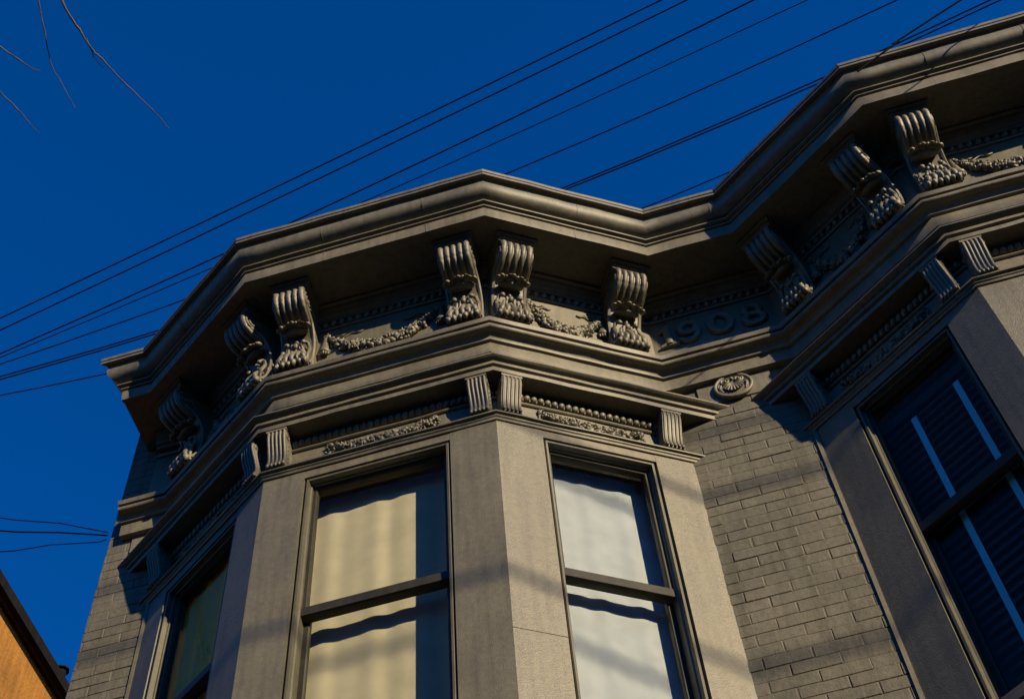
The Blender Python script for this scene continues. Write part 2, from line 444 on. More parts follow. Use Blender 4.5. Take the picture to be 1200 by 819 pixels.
# --- lower cornice, lower frieze and architrave of both bays
for bay in (BAY1, BAY2):
    band = sweep('lower_frieze', [(-0.09, 0.655), (-0.09, 0.02), (-0.026, 0.02), (-0.026, 0.335), (-0.0155, 0.335), (-0.0155, 0.655)], bay, M['trim'], house)
    lc = sweep('lower_cornice', [(-0.06, 0.428), (-0.06, 0.388), (0.110, 0.388), (0.1345, 0.401), (0.1375, 0.404), (0.1375, 0.4125), (0.131, 0.417)], bay, M['trim'], house)
    sweep('fillet', [(-0.065, 0.3865), (-0.065, 0.3585), (0.094, 0.3585), (0.1055, 0.3615), (0.1075, 0.378), (0.1045, 0.3865)], bay, M['trim'], lc)
    sweep('fascia_board', [(-0.062, 0.357), (-0.062, 0.326), (0.075, 0.326), (0.075, 0.3185), (0.091, 0.3185), (0.0945, 0.346), (0.086, 0.357)], bay, M['trim'], lc)
    sweep('bead_fillet', [(-0.05, 0.222), (-0.016, 0.222), (-0.010, 0.2275), (-0.010, 0.234), (-0.016, 0.238), (-0.05, 0.238)], bay, M['trim'], band)
    ar = sweep('architrave', [(-0.064, 0.044), (-0.064, 0.0285), (0.028, 0.0285), (0.0355, 0.031), (0.0365, 0.040), (0.030, 0.044)], bay, M['trim'], house)
    sweep('fillet', [(-0.066, 0.027), (-0.066, 0.0015), (0.008, 0.0015), (0.0115, 0.006), (0.0125, 0.012), (0.020, 0.018), (0.022, 0.027)], bay, M['trim'], ar)

# --- flat plate below the middle cornice on the flat wall and at the left end
bm = bmesh.new(); box(bm, 2.20, 2.6, YK - 0.010, YK + 0.05, 0.452 + Z0, 0.66 + Z0)
finish('frieze_plate', bm, M['trim'], house, 0)
bm = bmesh.new(); box(bm, -1.04, -0.88, YK - 0.010, YK + 0.05, 0.50 + Z0, 0.66 + Z0)
finish('frieze_plate', bm, M['trim'], house, 0)

# --- bay walls: pilasters, lintels, aprons
WIN = {'A': (0.217, 0.969), 'B': (0.236, 0.828), 'L': (0.122, 0.742), 'R': (0.178, 0.788), 'S': (0.217, 0.969), 'T': (0.19, 0.80)}
WT, WB = -0.058, -2.15
H12 = math.tan(A1 / 2); H22 = math.tan(A2 / 2)
def face_obj(name, face, bm, mat, parent, angle=35):
    o, rot, _ = FACE[face]
    return finish(name, bm, mat, parent, angle, (o.x, o.y, Z0), rot)
def slab(bm, u0, u1, z0, z1, front, back, mL=0.0, mR=0.0):
    # wall slab with mitred ends: front and back are outward offsets
    pts = [(u0 - mL * (0 - front) , -front), (u1 + mR * (0 - front), -front), (u1 + mR * (0 - back), -back), (u0 - mL * (0 - back), -back)]
    lo = [bm.verts.new((a, b, z0)) for a, b in pts]; hi = [bm.verts.new((a, b, z1)) for a, b in pts]
    bm.faces.new(lo[::-1]); bm.faces.new(hi)
    for k in range(4): bm.faces.new((lo[k], lo[(k + 1) % 4], hi[(k + 1) % 4], hi[k]))
ZB = -Z0 - 0.05
for f, (w0, w1) in WIN.items():
    ln = FACE[f][2]
    # mitre slopes: outside corners narrow towards the back
    mL = {'A': -H12, 'B': -H22, 'S': -H12, 'T': -H22}.get(f, 0.0)
    mR = {'L': -H12, 'A': -H22, 'R': -H12, 'S': -H22}.get(f, 0.0)
    e0 = -0.056 if f in 'LR' else 0.0
    e1 = ln + (0.057 if f in 'BT' else 0.0)
    if f in 'BS':          # this pier is boarded in two lengths, with an open joint
        bm = bmesh.new(); slab(bm, e0, w0, -1.5, 0.0, 0.0, -0.12, mL, 0); face_obj('pilaster', f, bm, M['pilaster'], house, 0)
        bm = bmesh.new(); slab(bm, e0, w0, ZB, -1.5025, -0.0012, -0.12, mL, 0); face_obj('pilaster', f, bm, M['pilaster'], house, 0)
    else:
        bm = bmesh.new(); slab(bm, e0, w0, ZB, 0.0, 0.0, -0.12, mL, 0); face_obj('pilaster', f, bm, M['pilaster'], house, 0)
    bm = bmesh.new(); slab(bm, w1, e1, ZB, 0.0, 0.0, -0.12, 0, mR); face_obj('pilaster', f, bm, M['pilaster'], house, 0)
    bm = bmesh.new(); slab(bm, w0, w1, WT, 0.0, -0.0015, -0.118); face_obj('lintel', f, bm, M['trim'], house, 0)
    bm = bmesh.new(); slab(bm, w0, w1, ZB, WB, -0.004, -0.118); face_obj('apron', f, bm, M['trim'], house, 0)
    bm = bmesh.new(); slab(bm, w0 - 0.03, w1 + 0.03, WB - 0.05, WB + 0.002, 0.05, 0.001); face_obj('window_sill', f, bm, M['trim'], house, 0)

# thin upright trim where the brick meets the bays
for x0, x1 in ((2.694, 2.7135), (-0.853, -0.834)):
    bm = bmesh.new(); box(bm, x0, x1, YK - 0.012, YK + 0.03, 0.0, Z0 + 0.0)
    finish('corner_strip', bm, M['trim'], house, 0)

# --- windows
def picture_frame(bm, prof, u0, u1, z0, z1):
    # prof of (inset, outward offset) closed, swept round the opening
    rings = []
    for (cu, cz, su, sz) in ((u0, z0, 1, 1), (u1, z0, -1, 1), (u1, z1, -1, -1), (u0, z1, 1, -1)):
        rings.append([bm.verts.new((cu + su * t, -d, cz + sz * t)) for t, d in prof])
    n = len(prof)
    for i in range(4):
        a, b = rings[i], rings[(i + 1) % 4]
        for k in range(n): bm.faces.new((a[k], a[(k + 1) % n], b[(k + 1) % n], b[k]))
def window(f):
    w0, w1 = WIN[f]
    bm = bmesh.new()
    picture_frame(bm, [(-0.001, -0.115), (-0.001, -0.030), (0.008, -0.030), (0.009, -0.012), (0.014, -0.006), (0.024, -0.008), (0.026, -0.034), (0.033, -0.038), (0.034, -0.115)], w0, w1, WB, WT)
    fo = face_obj('window', f, bm, M['casing'], house, 30)
    def sub(name, bm, mat, angle=30):
        return finish(name, bm, mat, fo, angle)
    i0, i1 = w0 + 0.0345, w1 - 0.0345
    top, mid, bot = WT - 0.0345, -1.012, WB + 0.0345
    bm = bmesh.new()
    picture_frame(bm, [(0.0, -0.086), (0.0, -0.054), (0.014, -0.054), (0.018, -0.060), (0.020, -0.066), (0.020, -0.086)], i0, i1, mid - 0.02, top)
    sub('upper_sash', bm, M['sash'])
    bm = bmesh.new()
    prism(bm, [(-0.086, mid + 0.034), (-0.066, mid + 0.036), (-0.058, mid + 0.030), (-0.047, mid + 0.026), (-0.045, mid - 0.028), (-0.055, mid - 0.034), (-0.086, mid - 0.036)], i0 + 0.001, i1 - 0.001)
    sub('meeting_rail', bm, M['sash'])
    bm = bmesh.new()
    picture_frame(bm, [(0.0, -0.113), (0.0, -0.088), (0.022, -0.088), (0.027, -0.094), (0.028, -0.113)], i0, i1, bot, mid + 0.02)
    sub('lower_sash', bm, M['sash'])
    bm = bmesh.new(); box(bm, i0 + 0.01, i1 - 0.01, 0.074, 0.077, mid - 0.01, top - 0.01); sub('pane', bm, M['glass'], 0)
    bm = bmesh.new(); box(bm, i0 + 0.01, i1 - 0.01, 0.101, 0.104, bot + 0.01, mid + 0.01); sub('pane', bm, M['glass'], 0)
    return fo
for f in WIN: window(f)

# --- brick work of the flat walls
BL, BH = 0.212, 0.0705
def brick_mesh(k):
    bm = bmesh.new()
    rnd = random.Random(k)
    L, H, D = 0.5, 0.5, 1.0
    c = 0.016; cz = 0.05
    back = [bm.verts.new((x, 1, z)) for x, z in ((-L, -H), (L, -H), (L, H), (-L, H))]
    rim = [bm.verts.new((x, 0.10, z)) for x, z in ((-L, -H), (L, -H), (L, H), (-L, H))]
    fr_ = [bm.verts.new((x * (1 - 0 * c) + (-c if x > 0 else c) * rnd.uniform(0.5, 1.3), rnd.uniform(-0.05, 0.05), z + (-cz if z > 0 else cz) * rnd.uniform(0.5, 1.4))) for x, z in ((-L, -H), (L, -H), (L, H), (-L, H))]
    for i in range(4):
        j = (i + 1) % 4
        bm.faces.new((back[i], back[j], rim[j], rim[i])); bm.faces.new((rim[i], rim[j], fr_[j], fr_[i]))
    bm.faces.new(fr_)
    bmesh.ops.recalc_face_normals(bm, faces=bm.faces[:])
    me = bpy.data.meshes.new('brick'); bm.to_mesh(me); bm.free()
    me.materials.append(M['brick'])
    return me
BM = [brick_mesh(k) for k in range(6)]
def rows(x0, x1, z_lo, z_hi, phase):
    z = -0.98 - 40 * BH
    k = 0
    while z < z_hi:
        if z - BH / 2 >= z_lo - 0.001 and z + BH / 2 <= z_hi + 0.03:
            off = phase if (k % 2 == 0) else phase + BL / 2
            x = x0 + off - BL * 2
            while x < x1:
                a, b = max(x, x0), min(x + BL, x1)
                if b - a > 0.012: yield a, b, z
                x += BL
        z += BH; k += 1
def brick_wall(x0, x1, z_lo, z_hi, z_slab, phase):
    bm = bmesh.new()
    box(bm, x0, x1, YK + 0.0016, YK + 0.12, -0.05, z_slab + Z0)
    w = finish('brick_wall', bm, M['mortar'], house, 0)
    rnd = random.Random(int(x0 * 100))
    for a, b, z in rows(x0, x1, z_lo, z_hi, phase):
        o = bpy.data.objects.new('brick', BM[rnd.randrange(6)])
        col.objects.link(o); o.parent = w
        j = 0.0055 + rnd.uniform(-0.0035, 0.003)
        o.scale = ((b - a) - j, 0.02, BH - 0.0045 - rnd.uniform(-0.0022, 0.003))
        o.location = ((a + b) / 2 + rnd.uniform(-0.002, 0.002), YK - rnd.uniform(0.0, 0.0034), z + Z0 + rnd.uniform(-0.002, 0.002))
        o.rotation_euler = (0, R(rnd.uniform(-0.6, 0.6)), R(rnd.uniform(-0.45, 0.45)))
    # the courses further down, below the picture
    bm = bmesh.new()
    for a, b, z in rows(x0, x1, -Z0, z_lo - 0.001, phase):
        box(bm, a + 0.003, b - 0.003, YK - rnd.uniform(0, .002), YK + 0.02, z - BH / 2 + 0.003 + Z0, z + BH / 2 - 0.003 + Z0)
    tag(finish('lower_courses', bm, M['brick'], w, 0), kind='stuff')
    return w
brick_wall(2.030, 2.755, -2.05, 0.47, 0.68, 0.2185)
brick_wall(XL, -0.795, -0.95, 0.74, 0.68, 0.12)
bm = bmesh.new()
brick_wall(C[7].x + 0.05, XR, -0.2, 0.4, 0.68, 0.1)
# bricks beside the frieze at the far left, above the middle cornice
bm = bmesh.new(); box(bm, XL, -0.95, YK + 0.0025, YK + 0.12, 0.6805 + Z0, 1.76 + Z0)
w = finish('brick_wall', bm, M['mortar'], house, 0)
rnd = random.Random(5)
for a, b, z in rows(XL, -1.003, 0.80, 1.70, 0.12):
    o = bpy.data.objects.new('brick', BM[rnd.randrange(6)])
    col.objects.link(o); o.parent = w
    o.scale = ((b - a) - 0.006, 0.02, BH - 0.006)
    o.location = ((a + b) / 2, YK - rnd.uniform(0, 0.002), z + Z0)

# ------------------------------------------------------------------ large brackets
def curve_at(prof, n):
    return smooth_pts([(0, -d, z) for d, z in prof], n)
def rough(bm, amt, seed):
    rnd = random.Random(seed)
    for v in bm.verts: v.co += Vector((rnd.gauss(0, amt), rnd.gauss(0, amt), rnd.gauss(0, amt)))

def build_big_bracket(seed=0):
    """returns list of (name, mesh, material) in face space, x centred, z from pilaster top"""
    out = []
    W = 0.092
    bm = bmesh.new()
    side = [(-0.01, 1.440), (0.262, 1.440), (0.272, 1.412), (0.271, 1.382), (0.262, 1.352), (0.243, 1.323), (0.210, 1.300), (0.165, 1.284), (0.122, 1.272),
            (0.096, 1.24), (0.076, 1.20), (0.064, 1.14), (0.064, 1.04), (0.080, 0.95), (0.108, 0.895), (0.108, 0.862), (-0.01, 0.862)]
    prism(bm, side, -W, W)
    # volute relief on both cheeks
    for s in (-1, 1):
        sp = []
        for k in range(26):
            t = k / 25
            ang = math.pi * 0.5 - t * 4.2 * math.pi
            r = 0.062 * (1 - 0.82 * t)
            sp.append((s * W, -(0.205 + r * math.cos(ang)), 1.368 + r * math.sin(ang)))
        tube(bm, sp, 0.0085, 5)
        blob(bm, (s * W, -0.205, 1.368), (0.012, 0.014, 0.014), sub=1)
        tube(bm, smooth_pts([(s * W, -0.22, 1.315), (s * W, -0.15, 1.29), (s * W, -0.105, 1.255), (s * W, -0.062, 1.15), (s * W, -0.060, 1.0), (s * W, -0.095, 0.88)], 4), 0.010, 5)
        blob(bm, (s * W, -0.05, 1.0), (0.008, 0.022, 0.06), (0.2, 0, 0), 1)
    out.append(('bracket', bm, M['orn'], 40))
    # cap
    bm = bmesh.new()
    prism(bm, [(-0.01, 1.499), (0.302, 1.499), (0.302, 1.487), (0.290, 1.481), (0.290, 1.4785), (-0.01, 1.4785)], -0.118, 0.118)
    out.append(('cap', bm, M['orn'], 30))
    bm = bmesh.new()
    prism(bm, [(-0.012, 1.4775), (0.282, 1.4775), (0.282, 1.466), (0.272, 1.460), (0.272, 1.4415), (-0.012, 1.4415)], -0.106, 0.106)
    out.append(('cap_fillet', bm, M['orn'], 30))
    # flutes
    fc = curve_at([(0.255, 1.441), (0.271, 1.412), (0.271, 1.382), (0.262, 1.352), (0.243, 1.323), (0.210, 1.300), (0.165, 1.284), (0.128, 1.274)], 4)
    n = len(fc)
    for k in range(5):
        bm = bmesh.new()
        x = -0.0755 + k * 0.03775
        wide = 0.0195 if k in (0, 4) else 0.0165
        tube(bm, [(x, p.y, p.z) for p in fc], [wide * (1 - 0.25 * (i / n)) for i in range(n)], 10)
        out.append(('flute', bm, M['orn'], 60))
    # curled leaf lip
    bm = bmesh.new()
    lip = []
    for k in range(9):
        x = -0.085 + k * 0.02125
        lip.append((x, -(0.142 + 0.030 * math.cos((k - 4) / 4 * 1.2) + 0.006 * math.sin(k * 2.3)), 1.226 - 0.014 * abs(k - 4) / 4 + 0.004 * math.sin(k * 3.1)))
    for i, p in enumerate(lip):
        blob(bm, p, (0.0175, 0.026, 0.010 + 0.004 * math.sin(i * 1.7)), (0.5, 0.2 * math.sin(i * 2), 0), 2)
    blob(bm, (0, -0.115, 1.220), (0.078, 0.045, 0.022), (0.6, 0, 0), 2)
    out.append(('leaf_lip', bm, M['orn'], 60))
    # acanthus leaf
    bm = bmesh.new()
    rnd = random.Random(3 + seed)
    for k in range(5):
        x = -0.064 + k * 0.032
        h = 0.165 + 0.06 * (1 - abs(k - 2) / 2) + rnd.uniform(-0.015, 0.015)
        pts = [(x * 1.15, -0.108, 0.885), (x * 1.05, -0.132, 0.925), (x, -0.108, 0.885 + h * 0.55), (x * 0.8, -0.080, 0.885 + h * 0.85), (x * 0.6, -0.098, 0.9 + h * 1.05)]
        tube(bm, smooth_pts(pts, 4), [0.016 - 0.0095 * abs(i / 16 - 0.35) for i in range(17)], 7)
        if k < 4:
            blob(bm, (x + 0.016, -0.100, 0.97 + rnd.uniform(-0.02, 0.04)), (0.011, 0.016, 0.034), (0.2, rnd.uniform(-0.4, 0.4), 0), 2)
    for s in (-1, 1):
        tube(bm, smooth_pts([(s * 0.082, -0.105, 0.88), (s * 0.086, -0.108, 0.96), (s * 0.08, -0.085, 1.06), (s * 0.064, -0.090, 1.12), (s * 0.05, -0.108, 1.11)], 4), 0.011, 6)
        blob(bm, (s * 0.048, -0.108, 1.11), (0.015, 0.013, 0.016), sub=2)
    blob(bm, (0, -0.095, 1.10), (0.017, 0.018, 0.026), sub=2)
    blob(bm, (0, -0.085, 1.15), (0.012, 0.015, 0.014), sub=2)
    out.append(('acanthus_leaf', bm, M['orn'], 60))
    bm = bmesh.new()
    for k in range(6):
        x = -0.08 + k * 0.032
        blob(bm, (x, -0.120 - 0.004 * (k % 2), 0.878), (0.0165, 0.022, 0.022 + 0.004 * (k % 2)), (0, 0, 0), 2)
    for k in range(11):
        leaf(bm, (rnd.uniform(-0.08, 0.08), -0.118, 0.89 + rnd.uniform(0, 0.035)), 0.034, 0.014, 0.018, math.pi / 2 + rnd.uniform(-0.7, 0.7), 1.2)
    out.append(('leaf_foot', bm, M['orn'], 45))
    for q in out[3:]: rough(q[1], 0.0011, seed)
    res = []
    for nm, b, mt, ang in out:
        bmesh.ops.recalc_face_normals(b, faces=b.faces[:])
        me = bpy.data.meshes.new(nm); b.to_mesh(me); b.free()
        me.materials.append(mt)
        me.polygons.foreach_set('use_smooth', [True] * len(me.polygons)); me.set_sharp_from_angle(angle=R(ang))
        res.append((nm, me))
    return res

def build_small_bracket():
    out = []
    W = 0.052
    side = [(-0.04, 0.316), (0.078, 0.316), (0.081, 0.296), (0.077, 0.26), (0.064, 0.215), (0.049, 0.17), (0.038, 0.125), (0.036, 0.095), (0.042, 0.072), (0.046, 0.058), (0.040, 0.0455), (-0.04, 0.0455)]
    bm = bmesh.new(); prism(bm, side, -W, W)
    for s in (-1, 1):
        sp = []
        for k in range(16):
            t = k / 15; ang = math.pi / 2 - t * 3 * math.pi; r = 0.024 * (1 - 0.75 * t)
            sp.append((s * W, -(0.05 + r * math.cos(ang)), 0.272 + r * math.sin(ang)))
        tube(bm, sp, 0.0045, 5)
        for k in range(5): blob(bm, (s * W, -0.015 - 0.004 * k, 0.10 + 0.03 * k), (0.006, 0.010, 0.013), sub=1)
    out.append(('small_bracket', bm, 40))
    fc = curve_at([(0.080, 0.300), (0.0775, 0.26), (0.0645, 0.215), (0.0495, 0.17), (0.0385, 0.125), (0.0365, 0.095), (0.0425, 0.072), (0.046, 0.060)], 4)
    for k in range(5):
        bm = bmesh.new(); x = -0.042 + k * 0.021
        tube(bm, [(x, p.y, p.z) for p in fc], 0.0078 if k in (0, 4) else 0.0068, 8)
        blob(bm, (x, -0.045, 0.058), (0.0095, 0.011, 0.0125), sub=2)
        out.append(('rib', bm, 60))
    bm = bmesh.new(); prism(bm, [(-0.04, 0.3178), (0.086, 0.3178), (0.088, 0.312), (0.086, 0.300), (-0.04, 0.300)], -0.055, 0.055)
    out.append(('cap', bm, 30))
    res = []
    for nm, b, ang in out:
        bmesh.ops.recalc_face_normals(b, faces=b.faces[:])
        me = bpy.data.meshes.new(nm); b.to_mesh(me); b.free()
        me.materials.append(M['orn'])
        me.polygons.foreach_set('use_smooth', [True] * len(me.polygons)); me.set_sharp_from_angle(angle=R(ang))
        res.append((nm, me))
    return res

def place(parts, face, u):
    o, rot, _ = FACE[face]
    d = Vector((math.cos(rot), math.sin(rot)))
    root = None
    for nm, me in parts:
        ob = bpy.data.objects.new(nm, me)
        col.objects.link(ob)
        if root is None:
            root = ob; ob.parent = house
            ob.location = (o.x + d.x * u, o.y + d.y * u, Z0); ob.rotation_euler = (0, 0, rot)
        else:
            ob.parent = root
BIGS = [build_big_bracket(k) for k in range(4)]
nb = 0
SMALL = build_small_bracket()
for f, us in {'L': (0.185, 0.85), 'A': (0.122, 1.098), 'B': (0.107, 0.79), 'R': (0.185, 0.85), 'S': (0.122, 1.098), 'T': (0.107, 0.79)}.items():
    for u in us:
        place(BIGS[nb % 4], f, u); nb += 1
for f, us in {'L': (0.028, 0.885), 'A': (0.072, 1.136), 'B': (0.072, 0.932), 'R': (0.028, 0.885), 'S': (0.072, 1.136), 'T': (0.072, 0.932)}.items():
    for u in us: place(SMALL, f, u)

# ------------------------------------------------------------------ bead rows
def bead_row(face, u0, u1, z, off, step, rad, name):
    bm = bmesh.new()
    n = int((u1 - u0) / step); rnd = random.Random(hash(face) % 100 if False else ord(face[0]))
    for k in range(n):
        u = u0 + (k + 0.5) * (u1 - u0) / n
        blob(bm, (u, -off, z + rnd.uniform(-0.002, 0.002)), (rad * 0.92, rad * 0.95, rad * rnd.uniform(1.1, 1.3)), (0, 0.35, 0), 2)
        blob(bm, (u + (u1 - u0) / n / 2, -off + 0.006, z - 0.006), (rad * 0.35, rad * 0.6, rad * 0.95), (0, 0.3, 0), 1)
    return tag(face_obj(name, face, bm, M['orn'], house, 60), kind='stuff')
for f in 'LABRST':
    ln = FACE[f][2]
    bead_row(f, 0.012 if f not in 'LR' else -0.02, ln - 0.012 if f not in 'BT' else ln + 0.03, 0.281, -0.014, 0.0365, 0.0215, 'bead_molding')
for f in 'LABCRST':
    ln = FACE[f][2]
    bead_row(f, 0.03, ln - 0.03, 1.384, 0.016, 0.048, 0.021, 'egg_molding')

# ------------------------------------------------------------------ garlands
def swag(face, u0, u1, z_top, sag, off, r0, r1, n, seed, tails=True, ribbons=True):
    rnd = random.Random(seed)
    bm = bmesh.new()
    uc, h = (u0 + u1) / 2, (u1 - u0) / 2
    def cz(t): return z_top - sag * (1 - t * t)
    core = [(uc + h * t, -off - 0.004, cz(t)) for t in [x / 12 - 1 for x in range(25)]]
    tube(bm, core, [r0 * 0.5 + (r1 - r0) * 0.5 * (1 - abs(x / 12 - 1)) for x in range(25)], 7)
    for k in range(n):
        t = rnd.uniform(-1, 1)
        w = r0 + (r1 - r0) * (1 - abs(t)) ** 0.8
        a = rnd.uniform(0, 2 * math.pi); q = w * math.sqrt(rnd.random())
        s = rnd.uniform(0.5, 1.0) * (0.006 + 0.35 * w)
        depth = math.sqrt(max(0, w * w - q * q)) * 0.8
        blob(bm, (uc + h * t + q * math.cos(a) * 0.6, -off - depth, cz(t) + q * math.sin(a)), (s * rnd.uniform(0.6, 1.2), s * 0.8, s * rnd.uniform(0.6, 1.3)), (rnd.uniform(-1, 1), rnd.uniform(-1.5, 1.5), 0), 1 if s < 0.009 else 2)
    for k in range(int(n * 0.75)):
        t = rnd.uniform(-1, 1); w = r0 + (r1 - r0) * (1 - abs(t)) ** 0.8
        a = rnd.uniform(0, 2 * math.pi); q = w * rnd.uniform(0.2, 1.05)
        leaf(bm, (uc + h * t + q * math.cos(a) * 0.7, -off - math.sqrt(max(0, w * w - q * q)) * 0.85, cz(t) + q * math.sin(a)), rnd.uniform(0.5, 0.95) * (0.010 + 0.38 * w), rnd.uniform(0.3, 0.5) * (0.008 + 0.3 * w), 0.008 + 0.12 * w, a + rnd.uniform(-0.8, 0.8), rnd.uniform(0.3, 1.2))
    # flowers: rings of petals round a centre
    for t in (-0.55, -0.1, 0.2, 0.62):
        w = r0 + (r1 - r0) * (1 - abs(t))
        p = Vector((uc + h * t, -off - w * 0.8, cz(t) + w * 0.15))
        for k in range(6):
            a = k / 6 * 2 * math.pi
            blob(bm, p + Vector((math.cos(a), 0.1, math.sin(a))) * w * 0.42, (w * 0.26, w * 0.16, w * 0.26), sub=1)
        blob(bm, p + Vector((0, -w * 0.12, 0)), (w * 0.18,) * 3, sub=1)
    if tails:
        for s in (-1, 1):
            x = uc + s * h
            blob(bm, (x, -off - 0.008, z_top + 0.006), (r0 * 0.7, r0 * 0.7, r0 * 0.7), sub=2)
            for k in range(9):
                blob(bm, (x + s * rnd.uniform(-0.012, 0.016), -off - 0.006, z_top - 0.01 - k * 0.009), (0.007, 0.008, 0.010), (0, rnd.uniform(-1, 1), 0), 1)
    if ribbons:
        for s in (-1, 1):
            pts = []
            for k in range(15):
                t = k / 14
                pts.append((uc + s * h * (0.97 - 0.62 * t), -off - 0.005, z_top + 0.008 - 0.022 * t + 0.010 * math.sin(t * 13)))
            tube(bm, pts, [0.008 * (0.6 + 0.5 * abs(math.sin(k * 0.9))) for k in range(15)], 6)
            tube(bm, [(p[0], p[1] - 0.002, p[2] - 0.016 + 0.014 * math.cos(i * 0.8)) for i, p in enumerate(pts[3:12])], 0.005, 5)
    return bm
for f, sd in (('A', 1), ('L', 2), ('R', 3), ('S', 4), ('B', 5), ('T', 6)):
    ln = FACE[f][2]
    c0 = {'A': 0.61, 'S': 0.61, 'B': 0.515, 'T': 0.515, 'L': 0.45, 'R': 0.45}[f]
    hw = 0.285 if f in 'AS' else 0.275
    face_obj('lower_garland', f, swag(f, c0 - hw, c0 + hw, 0.182, 0.070, -0.026, 0.020, 0.043, 190, sd), M['orn'], house, 45)
for f, sd, a0, a1 in (('A', 11, 0.262, 0.945), ('S', 12, 0.262, 0.945), ('B', 13, 0.235, 0.675), ('T', 14, 0.225, 0.665), ('L', 15, 0.31, 0.73), ('R', 16, 0.31, 0.73)):
    zt = 1.255 if f in 'AS' else 1.275
    face_obj('garland', f, swag(f, a0, a1, zt, 0.265 if f not in 'AS' else 0.245, 0.0, 0.027, 0.056, 220, sd, True, True), M['orn'], house, 60)
    for u in (a0, a1):
        bm = bmesh.new()
        prof = [(1.235, 0.012), (1.225, 0.018), (1.21, 0.013), (1.16, 0.017), (1.09, 0.026), (1.075, 0.034), (1.06, 0.034), (1.052, 0.024)]
        tube(bm, [(u, -0.010, z + 0.03) for z, r in prof], [r for z, r in prof], 9)
        for k in range(5): blob(bm, (u - 0.024 + k * 0.012, -0.018 - 0.006 * (2 - abs(k - 2)), 1.075), (0.008, 0.009, 0.014), sub=1)
        face_obj('tassel', f, bm, M['orn'], house, 50)

# ------------------------------------------------------------------ year numerals on the flat wall
def numeral(ch, u, z):
    bm = bmesh.new()
    w, h, r = 0.058, 0.090, 0.0255
    Y = -0.008
    if ch == '1':
        tube(bm, [(0.004, Y, -h - 0.004), (0.004, Y, -0.03), (0.004, Y, 0.03), (0.002, Y, h + 0.004)], [0.027, 0.025, 0.025, 0.026], 10)
        tube(bm, smooth_pts([(0.0, Y, h), (-0.022, Y, h - 0.014), (-0.046, Y, h - 0.036)], 4), [0.022 - 0.0013 * i for i in range(9)], 8)
        tube(bm, [(-0.05, Y, -h - 0.006), (-0.02, Y, -h + 0.002), (0.03, Y, -h + 0.002), (0.058, Y, -h - 0.006)], [0.014, 0.02, 0.02, 0.014], 8)
    elif ch == '0':
        tube(bm, [(w * math.cos(t) * 1.0, Y, h * math.sin(t)) for t in [k / 28 * 2 * math.pi for k in range(28)]], [r * (0.62 + 0.45 * abs(math.cos(k / 28 * 2 * math.pi))) for k in range(28)], 8, True)
    elif ch == '8':
        for cz, rw, rh in ((0.045, 0.043, 0.045), (-0.045, 0.053, 0.052)):
            tube(bm, [(rw * math.cos(t), Y, cz + rh * math.sin(t)) for t in [k / 24 * 2 * math.pi for k in range(24)]], [r * (0.6 + 0.35 * abs(math.cos(k / 24 * 2 * math.pi))) for k in range(24)], 8, True)
    elif ch == '9':
        tube(bm, [(0.05 * math.cos(t), Y, 0.038 + 0.052 * math.sin(t)) for t in [k / 24 * 2 * math.pi for k in range(24)]], [r * (0.6 + 0.4 * abs(math.cos(k / 24 * 2 * math.pi))) for k in range(24)], 8, True)
        tail = smooth_pts([(0.053, Y, 0.04), (0.05, Y, -0.02), (0.03, Y, -0.072), (-0.008, Y, -0.094), (-0.042, Y, -0.078)], 5)
        tube(bm, tail, [r * (0.95 - 0.35 * i / len(tail)) for i in range(len(tail))], 8)
        blob(bm, (-0.042, Y, -0.072), (0.022, 0.02, 0.02), sub=2)
    o, rot, _ = FACE['C']
    return finish('numeral', bm, M['orn'], house, 40, (o.x + u, o.y, Z0 + z), 0.0)
for ch, u in zip('1908', (0.094, 0.218, 0.402, 0.592)):
    numeral(ch, u, 1.160)

# ------------------------------------------------------------------ round shell medallion
bm = bmesh.new()
mx_, mz_ = 2.0831 + 0.311, 0.545
def ring(r, tr, y): tube(bm, [(r * math.cos(k / 40 * 2 * math.pi), y, r * math.sin(k / 40 * 2 * math.pi)) for k in range(40)], tr, 8, True)
bmesh.ops.create_cone(bm, cap_ends=True, segments=40, radius1=0.104, radius2=0.104, depth=0.012, matrix=Matrix.Translation((0, -0.006, 0)) @ Matrix.Rotation(R(90), 4, 'X'))
ring(0.098, 0.0105, -0.014)
ring(0.082, 0.004, -0.013)
md = finish('medallion', bm, M['orn'], house, 50, (mx_, YK - 0.010, Z0 + mz_))
bm = bmesh.new()
for k in range(9):
    a = R(-90 + (k - 4) * 17)
    L = 0.060 + 0.008 * (1 - abs(k - 4) / 4)
    p0 = Vector((0, -0.014, 0.018)); p1 = p0 + Vector((math.cos(a) * L, -0.006, math.sin(a) * L))
    tube(bm, smooth_pts([p0, (p0 + p1) / 2 + Vector((0, -0.010, 0)), p1], 4), [0.003 + 0.0055 * i / 8 for i in range(9)], 7)
finish('shell', bm, M['orn'], md, 60)
for s in (-1, 1):
    bm = bmesh.new()
    sp = []
    for k in range(20):
        t = k / 19; a = -math.pi * 0.6 + t * 3.4 * math.pi; r = 0.027 * (1 - 0.75 * t)
        sp.append((s * (0.036 + r * math.cos(a)), -0.016, 0.048 + r * math.sin(a)))
    tube(bm, sp, 0.0068, 6); blob(bm, (s * 0.036, -0.018, 0.048), (0.009, 0.01, 0.009), sub=2)
    tube(bm, smooth_pts([(s * 0.06, -0.014, 0.03), (s * 0.073, -0.015, -0.005), (s * 0.06, -0.015, -0.045)], 4), [0.004, .006, .008, .009, .009, .008, .006, .005, .003], 6)
    finish('scroll', bm, M['orn'], md, 60)
bm = bmesh.new(); blob(bm, (0, -0.02, 0.062), (0.011, 0.01, 0.011)); finish('bead', bm, M['orn'], md, 60)

